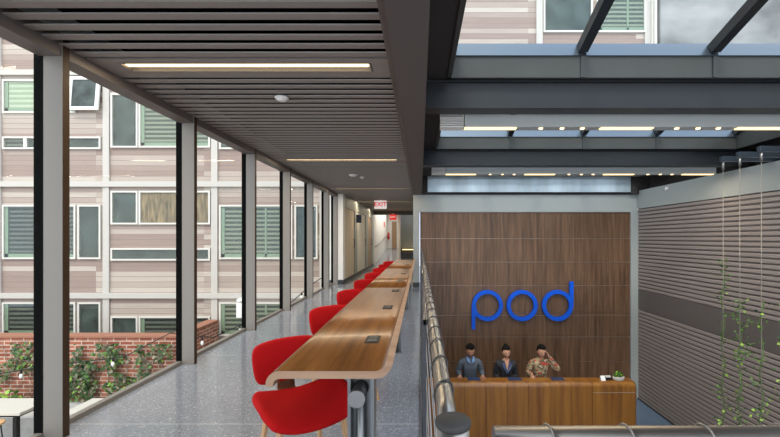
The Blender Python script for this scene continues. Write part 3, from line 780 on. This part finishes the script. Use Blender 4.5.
for (sx, y0, y1, x0, x1) in ((-1, -.12, -.20, .16, .21), (1, -.12, -.20, .16, .21), (-1, .13, .22, .14, .19), (1, .13, .22, .14, .19)):
    b = MB(); vs = []
    for (zz, yy, xx, wd, dp) in ((.41, y0, x0, .026, .009), (.25, y0+(y1-y0)*.25, x0+(x1-x0)*.35, .022, .009), (0, y1, x1, .013, .009)):
        vs.append([b.bm.verts.new((sx*xx+dx, yy+dy, zz)) for dx, dy in ((-dp, -wd), (dp, -wd), (dp, wd), (-dp, wd))])
    for i in range(2):
        for k in range(4): b.bm.faces.new((vs[i][k], vs[i][(k+1) % 4], vs[i+1][(k+1) % 4], vs[i+1][k]))
    b.bm.faces.new(vs[0]); b.bm.faces.new(vs[-1]); b.build('leg', M['ply'], t0, bevel=.003)
names = ['nearest, with its whole seat in view', 'second along the counter', 'third along the counter', 'fourth along the counter', 'fifth along the counter', 'sixth along the counter', 'seventh along the counter', 'farthest along the counter']
rots = [38, 36, 37, 34, 36, 33, 35, 36]
for k in range(8):
    o = t0 if k == 0 else copy_tree(t0)
    o['label'] = 'red upholstered chair on blond plywood legs, ' + names[k]
    o['group'] = 'red chairs along the counter'
    o.location = (-.625, 2.09+1.08*k, 0); o.rotation_euler = (0, 0, R(rots[k]))

# ---------------------------------------------------------------- guard rail along the walkway and landing
hx, hz = .044, 1.03
t = thing('guard_railing', 'brushed steel guard rail with laced rings along the walkway edge', 'railing', (0, 0, 0))
MB().tube([(hx, 10.2, hz-.016), (hx, .66, hz-.016), (hx, .63, hz-.022), (hx, .615, hz-.04), (hx, .61, hz-.10), (hx, .61, .05)], .0165, 18).build('handrail', M['stainless'], t)
b = MB(); y = .72
while y < 9.9:
    b.tube([(hx+.019*math.cos(2*PI*k/12), y+.02*math.sin(2*PI*k/12+.8), hz-.016+.019*math.sin(2*PI*k/12)) for k in range(13)], .0018, 5, cap=False); y += .15
b.build('lacing_ring', M['dark_metal'], t)['kind'] = 'stuff'
for y in (1.40, 3.29, 5.2, 7.1, 9.0):
    b = MB(); b.box(.010, .022, y-.03, y+.03, -.2, hz-.03); b.box(.012, .066, y-.03, y+.03, hz-.036, hz-.03); b.build('post', M['dark_metal'], t)
for z in (.10, .27, .44, .61, .78, .93):
    MB().tube([(.03, .6, z), (.03, 10.2, z)], .0025 if z > .2 else .008, 6).build('wire', M['stainless'], t)
t = thing('corner_post', 'thick round steel corner post with flat dark cap at the bottom edge', 'post', (.045, .53, -.2))
MB().tube([(0, 0, 0), (0, 0, 1.245)], .022, 28).build('post', M['stainless'], t)
MB().lathe([(.0235, 1.245), (.0245, 1.248), (.0245, 1.252), (.023, 1.254), (.001, 1.254)], seg=32).build('cap', M['cap_grey'], t)
t = thing('landing_railing', 'horizontal steel rail with cable loops across the bottom right of view', 'railing', (0, .56, 0))
MB().tube([(.106, 0, hz-.019), (5.6, 0, hz-.019)], .018, 18).build('handrail', M['stainless'], t)
MB().box(.106, .118, -.004, .004, -.2, hz-.03).build('post', M['stainless'], t)
for k in range(1, 5): MB().box(1.2*k, 1.2*k+.012, -.02, .02, -.2, hz-.03).build('post', M['dark_metal'], t)
b = MB()
for k in range(40):
    x = .18+.112*k
    b.tube([(x+.016*(j/12), .0205*math.cos(2*PI*j/12), hz-.019+.0205*math.sin(2*PI*j/12)) for j in range(13)], .0016, 5, cap=False)
b.build('lacing_ring', M['cable'], t)['kind'] = 'stuff'
for z in (.1, .35, .6, .85): MB().tube([(.106, 0, z), (5.6, 0, z)], .0025, 6).build('wire', M['stainless'], t)

# ---------------------------------------------------------------- reception desk
FZ0 = -2.925; H = 1.195; dx0, dx1 = .14, 4.51; y0, y1 = 8.15, 8.47
t = thing('reception_desk', 'long orange-brown wooden reception desk with rounded top edge', 'desk', (0, 0, FZ0))
def dprof(ya, yb, h, r, th):
    p = [(ya, 0)]
    for k in range(6):
        a = R(90)*k/5; p.append((ya+r-r*math.cos(a), h-r+r*math.sin(a)))
    p += [(yb, h), (yb, h-th)]
    for k in range(6):
        a = R(90)*(5-k)/5; p.append((ya+r-(r-.03)*math.cos(a), h-r+(r-.03)*math.sin(a)))
    p += [(ya+.03, 0)]
    return p
n = 10; wpan = .445; x = dx0; i = 0
edges = [PX(592.5, y0)-wpan*k for k in range(0, 9)][::-1]; edges = [dx0]+[e for e in edges if e > dx0+.1]+[dx1]
for i in range(len(edges)-1):
    MB().prism(dprof(y0, y1, H, .09, .03), edges[i]+.003, edges[i+1]-.003, 'X').build('front_panel', M['deskwood'], t)
MB().box(dx0+.01, dx1-.01, y0+.035, y0+.06, 0, H-.1).build('core', M['black'], t)
MB().box(dx0+.05, dx1-.05, y0+.06, y1+.12, .72, .75).build('worktop', M['deskwood'], t)
MB().prism([(p[0]-.004 if p[0] < y0+.1 else p[0], p[1]+(.004 if p[1] > H-.05 else 0)) for p in dprof(y0, y1, H, .09, .03)], dx1, dx1+.012, 'X').build('edge_trim', M['stainless'], t)
MB().box(edges[-2]+.01, dx1, y0-.003, y0, H-.205, H-.195).build('inlay_line', M['joint'], t)
for (a, c, lab) in ((467.5, 480, 'in front of the man in the grey sweater'), (508, 521, 'in front of the woman in black'), (551, 563.5, 'in front of the person on the phone')):
    o = MB().box(PX(a, 8.37), PX(c, 8.37), 8.29, 8.46, FZ0+H, FZ0+H+.012).build('desk_pad', M['navy'], bevel=.003)
    tag(o, 'dark navy pad on the reception desk ' + lab, 'desk pad', 'navy pads on the desk')
t = thing('planter_bowl', 'small pale oval bowl of green succulents on the reception desk', 'potted plant', (PX(618.5, 8.3), 8.3, FZ0+H))
b = MB(); b.lathe([(.085, 0), (.12, .02), (.125, .07), (.12, .085), (.10, .08)], seg=24); o = b.build('bowl', M['tabletop'], t); o.scale = (1, .6, 1)
b = MB(); random.seed(3)
for _ in range(150):
    a = random.uniform(0, 6.28); r = random.uniform(0, .1); b.leaf((r*math.cos(a), r*.5*math.sin(a), .09+random.uniform(0, .10)*(1.2-r*8)), random.uniform(.04, .07), None, random.choice([0, 0, 1, 2]))
b.build('succulents', [M['leaf1'], M['leaf2'], M['leaf3']], t)
t = thing('card_holder', 'small white tented card on the desk left of the succulent bowl', 'card', (PX(603, 8.3), 8.32, FZ0+H))
MB().prism([(-.04, 0), (-.037, 0), (0, .085), (.037, 0), (.04, 0), (0, .095)], -.05, .05, 'X').build('card', M['white_plastic'], t)
t = thing('wire_basket', 'small dark basket of white sachets on the desk beside the succulent bowl', 'basket', (PX(609, 8.3), 8.34, FZ0+H))
MB().box(-.06, .06, -.04, .04, 0, .004).box(-.06, -.056, -.04, .04, 0, .06).box(.056, .06, -.04, .04, 0, .06).box(-.06, .06, -.04, -.037, 0, .06).box(-.06, .06, .037, .04, 0, .06).build('basket', M['black'], t)
for k in range(4): MB().box(-.045+k*.025, -.033+k*.025, -.03, .03, .006, .085).build('sachet', M['white_plastic'], t)

# ---------------------------------------------------------------- people
def skin_mesh(verts, edges, root=0, sub=2):
    me = bpy.data.meshes.new('tmp'); me.from_pydata([v[0] for v in verts], edges, []); o = bpy.data.objects.new('tmp', me); C.objects.link(o)
    m = o.modifiers.new('skin', 'SKIN'); m.use_smooth_shade = True
    for i, v in enumerate(verts):
        r = v[1]; me.skin_vertices[0].data[i].radius = r if isinstance(r, tuple) else (r, r)
        me.skin_vertices[0].data[i].use_root = (i == root)
    s = o.modifiers.new('sub', 'SUBSURF'); s.levels = sub; s.render_levels = sub
    dg = bpy.context.evaluated_depsgraph_get(); dg.update()
    out = bpy.data.meshes.new_from_object(o.evaluated_get(dg)); bpy.data.objects.remove(o); bpy.data.meshes.remove(me)
    return out
def add_mesh(bm, me, mi=0, mtx=None):
    n0 = len(bm.faces); k0 = len(bm.verts)
    bm.from_mesh(me); bm.faces.ensure_lookup_table(); bm.verts.ensure_lookup_table()
    for f in bm.faces[n0:]: f.material_index = mi; f.smooth = True
    if mtx is not None: bmesh.ops.transform(bm, matrix=mtx, verts=bm.verts[k0:])
def ellip(bm, c, r, mi=0, sub=3, fn=None, rot=None):
    k0 = len(bm.verts); n0 = len(bm.faces)
    bmesh.ops.create_icosphere(bm, subdivisions=sub, radius=1); bm.verts.ensure_lookup_table(); bm.faces.ensure_lookup_table()
    for v in bm.verts[k0:]:
        p = Vector((v.co.x*r[0], v.co.y*r[1], v.co.z*r[2]))
        if fn: p = fn(p)
        if rot: p = rot @ p
        v.co = p+Vector(c)
    for f in bm.faces[n0:]: f.material_index = mi; f.smooth = True
def hand(bm, wrist, d, palm_n, sc, mi=0, curl=.5):
    """palm and five fingers; d points from wrist to fingertips, palm_n is the palm side"""
    wrist = Vector(wrist); d = Vector(d).normalized(); n = Vector(palm_n); n = (n-d*n.dot(d)).normalized(); s = d.cross(n)
    P = lambda a, b_, c: tuple(wrist+(d*a+s*b_+n*c)*sc)
    me = skin_mesh([(P(0, 0, 0), .024*sc), (P(.04, 0, 0), (.036*sc, .018*sc)), (P(.085, 0, .003), (.038*sc, .016*sc))], [(0, 1), (1, 2)], 0, 1); add_mesh(bm, me, mi)
    for (bb, L) in ((-.029, .062), (-.010, .072), (.010, .068), (.029, .052)):
        vs = [(P(.075, bb, 0), .0095*sc), (P(.075+L*.45, bb*1.1, L*.12*curl), .009*sc), (P(.075+L*.8, bb*1.12, L*.45*curl), .008*sc), (P(.075+L*(1.05-.3*curl), bb*1.1, L*.85*curl), .0068*sc)]
        add_mesh(bm, skin_mesh(vs, [(0, 1), (1, 2), (2, 3)], 0, 1), mi)
    add_mesh(bm, skin_mesh([(P(.02, -.02, .005), .012*sc), (P(.05, -.045, .02), .011*sc), (P(.08, -.05, .035), .009*sc)], [(0, 1), (1, 2)], 0, 1), mi)
def person(label, loc, ht, rz, arms, head_tilt, head_turn, skin, female=False, cloth=None, hairstyle='short', lean=0.0):
    """arms: two (shoulder, elbow, wrist, hand dir, palm normal) in figure space at 1.75 m scale, facing -Y"""
    k = ht/1.75
    t = thing('person', label, 'person', loc, rz)
    sw = .165 if female else .195
    S = lambda x, y, z: (x*k, y*k, z*k)
    ly = -lean
    body = [(S(0, 0, .95), (.155*k, .11*k)), (S(0, .0+ly*.3, 1.08), (.135*k if not female else .115*k, .095*k)), (S(0, ly*.7, 1.25), (.165*k if not female else .135*k, .11*k)), (S(0, ly*.95, 1.38), (.15*k, .095*k)), (S(0, ly*1.05, 1.46), .060*k), (S(0, ly*1.2, 1.53), .054*k)]
    ed = [(0, 1), (1, 2), (2, 3), (3, 4), (4, 5)]
    arms_i = []
    for (sh, el, wr, hd, pn) in arms:
        i = len(body)
        body += [(S(*sh), .056*k), (S(*[(a+b_)/2 for a, b_ in zip(sh, el)]), .052*k), (S(*el), .044*k), (S(*[(a+b_)/2 for a, b_ in zip(el, wr)]), .038*k), (S(*wr), .028*k)]
        ed += [(3, i), (i, i+1), (i+1, i+2), (i+2, i+3), (i+3, i+4)]
    for sx in (-1, 1):
        i = len(body)
        body += [(S(sx*.09, 0, .86), .095*k), (S(sx*.1, -.01, .50), .062*k), (S(sx*.105, .01, .30), .058*k), (S(sx*.105, .02, .09), .042*k), (S(sx*.11, -.08, .035), (.045*k, .035*k)), (S(sx*.115, -.17, .03), (.038*k, .026*k))]
        ed += [(0, i), (i, i+1), (i+1, i+2), (i+2, i+3), (i+3, i+4), (i+4, i+5)]
    base = skin_mesh(body, ed, 0, 3); bm = bmesh.new(); add_mesh(bm, base, 0)
    # head
    hk = k*1.1
    hc = Vector(S(0, ly*1.3-.02, 1.635)); rot = Matrix.Rotation(head_turn, 3, 'Z') @ Matrix.Rotation(head_tilt, 3, 'X')
    def hf(p):
        z = p.z/(.12*hk)
        if z < 0: p = Vector((p.x*(1+.28*z), p.y*(1+.10*z)-.008*k*(-z), p.z))
        if p.y < 0 and -.2 < z < .35: pass
        return p
    ellip(bm, hc, (.077*hk, .096*hk, .12*hk), 0, 3, hf, rot)
    Hd = lambda x, y, z: tuple(hc + rot @ Vector((x*hk, y*hk, z*hk)))
    ellip(bm, Hd(0, -.098, -.018), (.011*k, .017*k, .024*k), 0, 2, None, rot)
    for sx in (-1, 1):
        ellip(bm, Hd(sx*.077, .005, -.01), (.008*k, .018*k, .03*k), 0, 2, None, rot)
        ellip(bm, Hd(sx*.030, -.088, .008), (.009*k, .005*k, .004*k), 1, 2, None, rot)
        ellip(bm, Hd(sx*.030, -.093, .008), (.005*k, .005*k, .005*k), 2, 1, None, rot)
        ellip(bm, Hd(sx*.030, -.090, .030), (.018*k, .006*k, .004*k), 2, 1, None, rot)
    ellip(bm, Hd(0, -.084, -.060), (.022*k, .010*k, .006*k), 3, 2, None, rot)
    for (sh, el, wr, hd, pn) in arms: hand(bm, S(*wr), hd, pn, k*1.02, 0, .6)
    me = bpy.data.meshes.new('body'); bm.to_mesh(me); bm.free(); o = bpy.data.objects.new('body', me); C.objects.link(o); o.parent = t
    for m_ in (skin, M['white_plastic'], M['hair'], mat('lips', (.35, .10, .08), .5)): me.materials.append(m_)
    # clothing follows the body surface
    wr_ = [Vector(S(*a_[2])) for a_ in arms]; el_ = [Vector(S(*a_[1])) for a_ in arms]
    def cover(name, keep, off, m_):
        bm = bmesh.new(); bm.from_mesh(base); bm.normal_update()
        kill = [f for f in bm.faces if not keep(f.calc_center_median())]
        bmesh.ops.delete(bm, geom=kill, context='FACES')
        bm.normal_update()
        for v in bm.verts: v.co += v.normal*off
        me = bpy.data.meshes.new(name); bm.to_mesh(me); bm.free()
        for p in me.polygons: p.use_smooth = True
        o = bpy.data.objects.new(name, me); C.objects.link(o); o.parent = t; me.materials.append(m_)
        s_ = o.modifiers.new('thick', 'SOLIDIFY'); s_.thickness = .006; s_.offset = 1
        return o
    def is_top(c):
        for w_, e_ in zip(wr_, el_):
            ax = (w_-e_).normalized()
            if (c-w_).length < .12*k and (c-w_).dot(ax) > -.005*k: return False
        nearhand = any((c-w_).length < .2*k or (c-e_).length < .16*k for w_, e_ in zip(wr_, el_))
        return nearhand or (.90*k < c.z < (1.455 if female else 1.505)*k) or (c.z > 1.2*k and abs(c.x) > .11*k)
    cover('top', is_top, .012*k, cloth)
    cover('trousers', lambda c: .07*k < c.z < .97*k and not any((c-w_).length < .15*k for w_ in wr_), .010*k, M['trousers'])
    bpy.data.meshes.remove(base)
    bm = bmesh.new()
    for sx in (-1, 1): ellip(bm, S(sx*.112, -.07, .045), (.05*k, .14*k, .045*k), 0, 2)
    me = bpy.data.meshes.new('shoes'); bm.to_mesh(me); bm.free(); o = bpy.data.objects.new('shoes', me); C.objects.link(o); o.parent = t; me.materials.append(M['black'])
    # hair
    bm = bmesh.new()
    def hairf(p):
        q = p.copy()
        if q.y < -.01*k and q.z < .055*k: q.y = -.01*k + (q.y+.01*k)*.35; 
        if q.z < -.03*k and q.y < .03*k: q *= .8
        n_ = noise.noise(q*30/k)*.006*k
        return q*(1+n_/(.1*k))
    ellip(bm, Hd(0, .014, .026), (.086*hk, .103*hk, .113*hk), 0, 4, hairf, rot)
    if hairstyle == 'bun':
        ellip(bm, Hd(0, .06, .115), (.045*k, .045*k, .04*k), 0, 2, None, rot)
    else:
        ellip(bm, Hd(0, -.035, .098), (.07*k, .055*k, .035*k), 0, 3, hairf, rot)
    me = bpy.data.meshes.new('hair'); bm.to_mesh(me); bm.free(); o = bpy.data.objects.new('hair', me); C.objects.link(o); o.parent = t; me.materials.append(M['hair'])
    return t, S, Hd, hc, rot, k, ly
# 1: man in grey sweater, leaning with both hands on the desk, looking down
def camo():
    m, t_, b_ = new_mat('patterned_shirt')
    co = t_.nodes.new('ShaderNodeTexCoord'); v = t_.nodes.new('ShaderNodeTexVoronoi'); v.inputs['Scale'].default_value = 24
    sp_ = t_.nodes.new('ShaderNodeSeparateColor'); r = t_.nodes.new('ShaderNodeValToRGB'); r.color_ramp.interpolation = 'CONSTANT'
    r.color_ramp.elements[0].color = (.28, .21, .12, 1); r.color_ramp.elements[1].position = .42; r.color_ramp.elements[1].color = (.14, .10, .05, 1)
    for p_, c_ in ((.6, (.33, .045, .03)), (.76, (.38, .31, .20)), (.9, (.07, .07, .05))):
        e = r.color_ramp.elements.new(p_); e.color = (*c_, 1)
    t_.links.new(co.outputs['Object'], v.inputs['Vector']); t_.links.new(v.outputs['Color'], sp_.inputs[0]); t_.links.new(sp_.outputs[0], r.inputs[0]); t_.links.new(r.outputs[0], b_.inputs['Base Color'])
    b_.inputs['Roughness'].default_value = .9
    return m
PYY = 8.78
L = [((-.18, -.10, 1.385), (-.245, -.04, 1.17), (-.235, -.26, 1.165), (0, -1, -.1), (0, 0, -1)), ((.18, -.10, 1.385), (.245, -.04, 1.17), (.235, -.26, 1.165), (0, -1, -.1), (0, 0, -1))]
t, S, Hd, hc, rot, k, ly = person('person in grey-blue sweater over light blue collar, leaning on the desk looking down', (PX(469.5, PYY), PYY, FZ0), 1.86, 0, L, R(28), 0, M['skin2'], cloth=M['sweater'], lean=.10)
def collar(t, m, S, ly, w_=.07):
    for sx in (-1, 1):
        b = MB()
        vs = [S(sx*.012, ly-.155, 1.40), S(sx*.075, ly-.145, 1.45), S(sx*.085, ly-.05, 1.50), S(sx*.065, ly-.06, 1.53), S(sx*.03, ly-.125, 1.47)]
        f = b.bm.faces.new([b.bm.verts.new(v) for v in vs]); o = b.build('collar', m, t); s = o.modifiers.new('s', 'SOLIDIFY'); s.thickness = .012
collar(t, M['shirt_blue'], S, ly)
# 2: woman
L = [((-.165, -.05, 1.38), (-.22, .02, 1.12), (-.15, -.2, 1.05), (.3, -1, .1), (0, 0, -1)), ((.165, -.05, 1.38), (.22, .02, 1.12), (.15, -.2, 1.05), (-.3, -1, .1), (0, 0, -1))]
t, S, Hd, hc, rot, k, ly = person('person in black jacket with navy lapels, dark hair tied up, standing in the middle', (PX(505.4, PYY), PYY, FZ0), 1.80, 0, L, R(14), R(4), M['skin'], female=True, cloth=M['blazer'], hairstyle='bun', lean=.05)
b = MB()
b.bm.faces.new([b.bm.verts.new(S(*p)) for p in ((-.045, ly-.085, 1.46), (.045, ly-.085, 1.46), (.0, ly-.135, 1.27))]); o = b.build('neckline', M['skin'], t); s = o.modifiers.new('s', 'SOLIDIFY'); s.thickness = .01
for sx in (-1, 1):
    b = MB(); b.bm.faces.new([b.bm.verts.new(S(*p)) for p in ((sx*.05, ly-.09, 1.46), (sx*.11, ly-.105, 1.38), (sx*.06, ly-.145, 1.28), (sx*.004, ly-.145, 1.20), (0, ly-.14, 1.26))])
    o = b.build('lapel', M['navy'], t); s = o.modifiers.new('s', 'SOLIDIFY'); s.thickness = .012
# 3: on the phone; image right arm raised
L = [((-.18, -.06, 1.385), (-.25, -.02, 1.17), (-.23, -.24, 1.165), (0, -1, -.1), (0, 0, -1)), ((.18, -.06, 1.385), (.36, -.14, 1.26), (.155, -.15, 1.52), (-.35, .05, 1), (-1, 0.1, 0))]
t, S, Hd, hc, rot, k, ly = person('person in beige and red patterned shirt holding a phone to the ear', (PX(539.5, PYY), PYY, FZ0), 1.83, 0, L, R(18), R(8), M['skin'], cloth=camo(), lean=.08)
o = MB().box(-.035, .035, -.005, .005, -.07, .07).build('phone', M['black'], bevel=.003)
o.location = tuple(Vector((PX(539.5, PYY), PYY, FZ0))+Vector(S(.10, -.115, 1.63))); o.rotation_euler = (R(0), R(18), R(70)); tag(o, 'black phone held to the ear of the person in patterned shirt', 'phone')
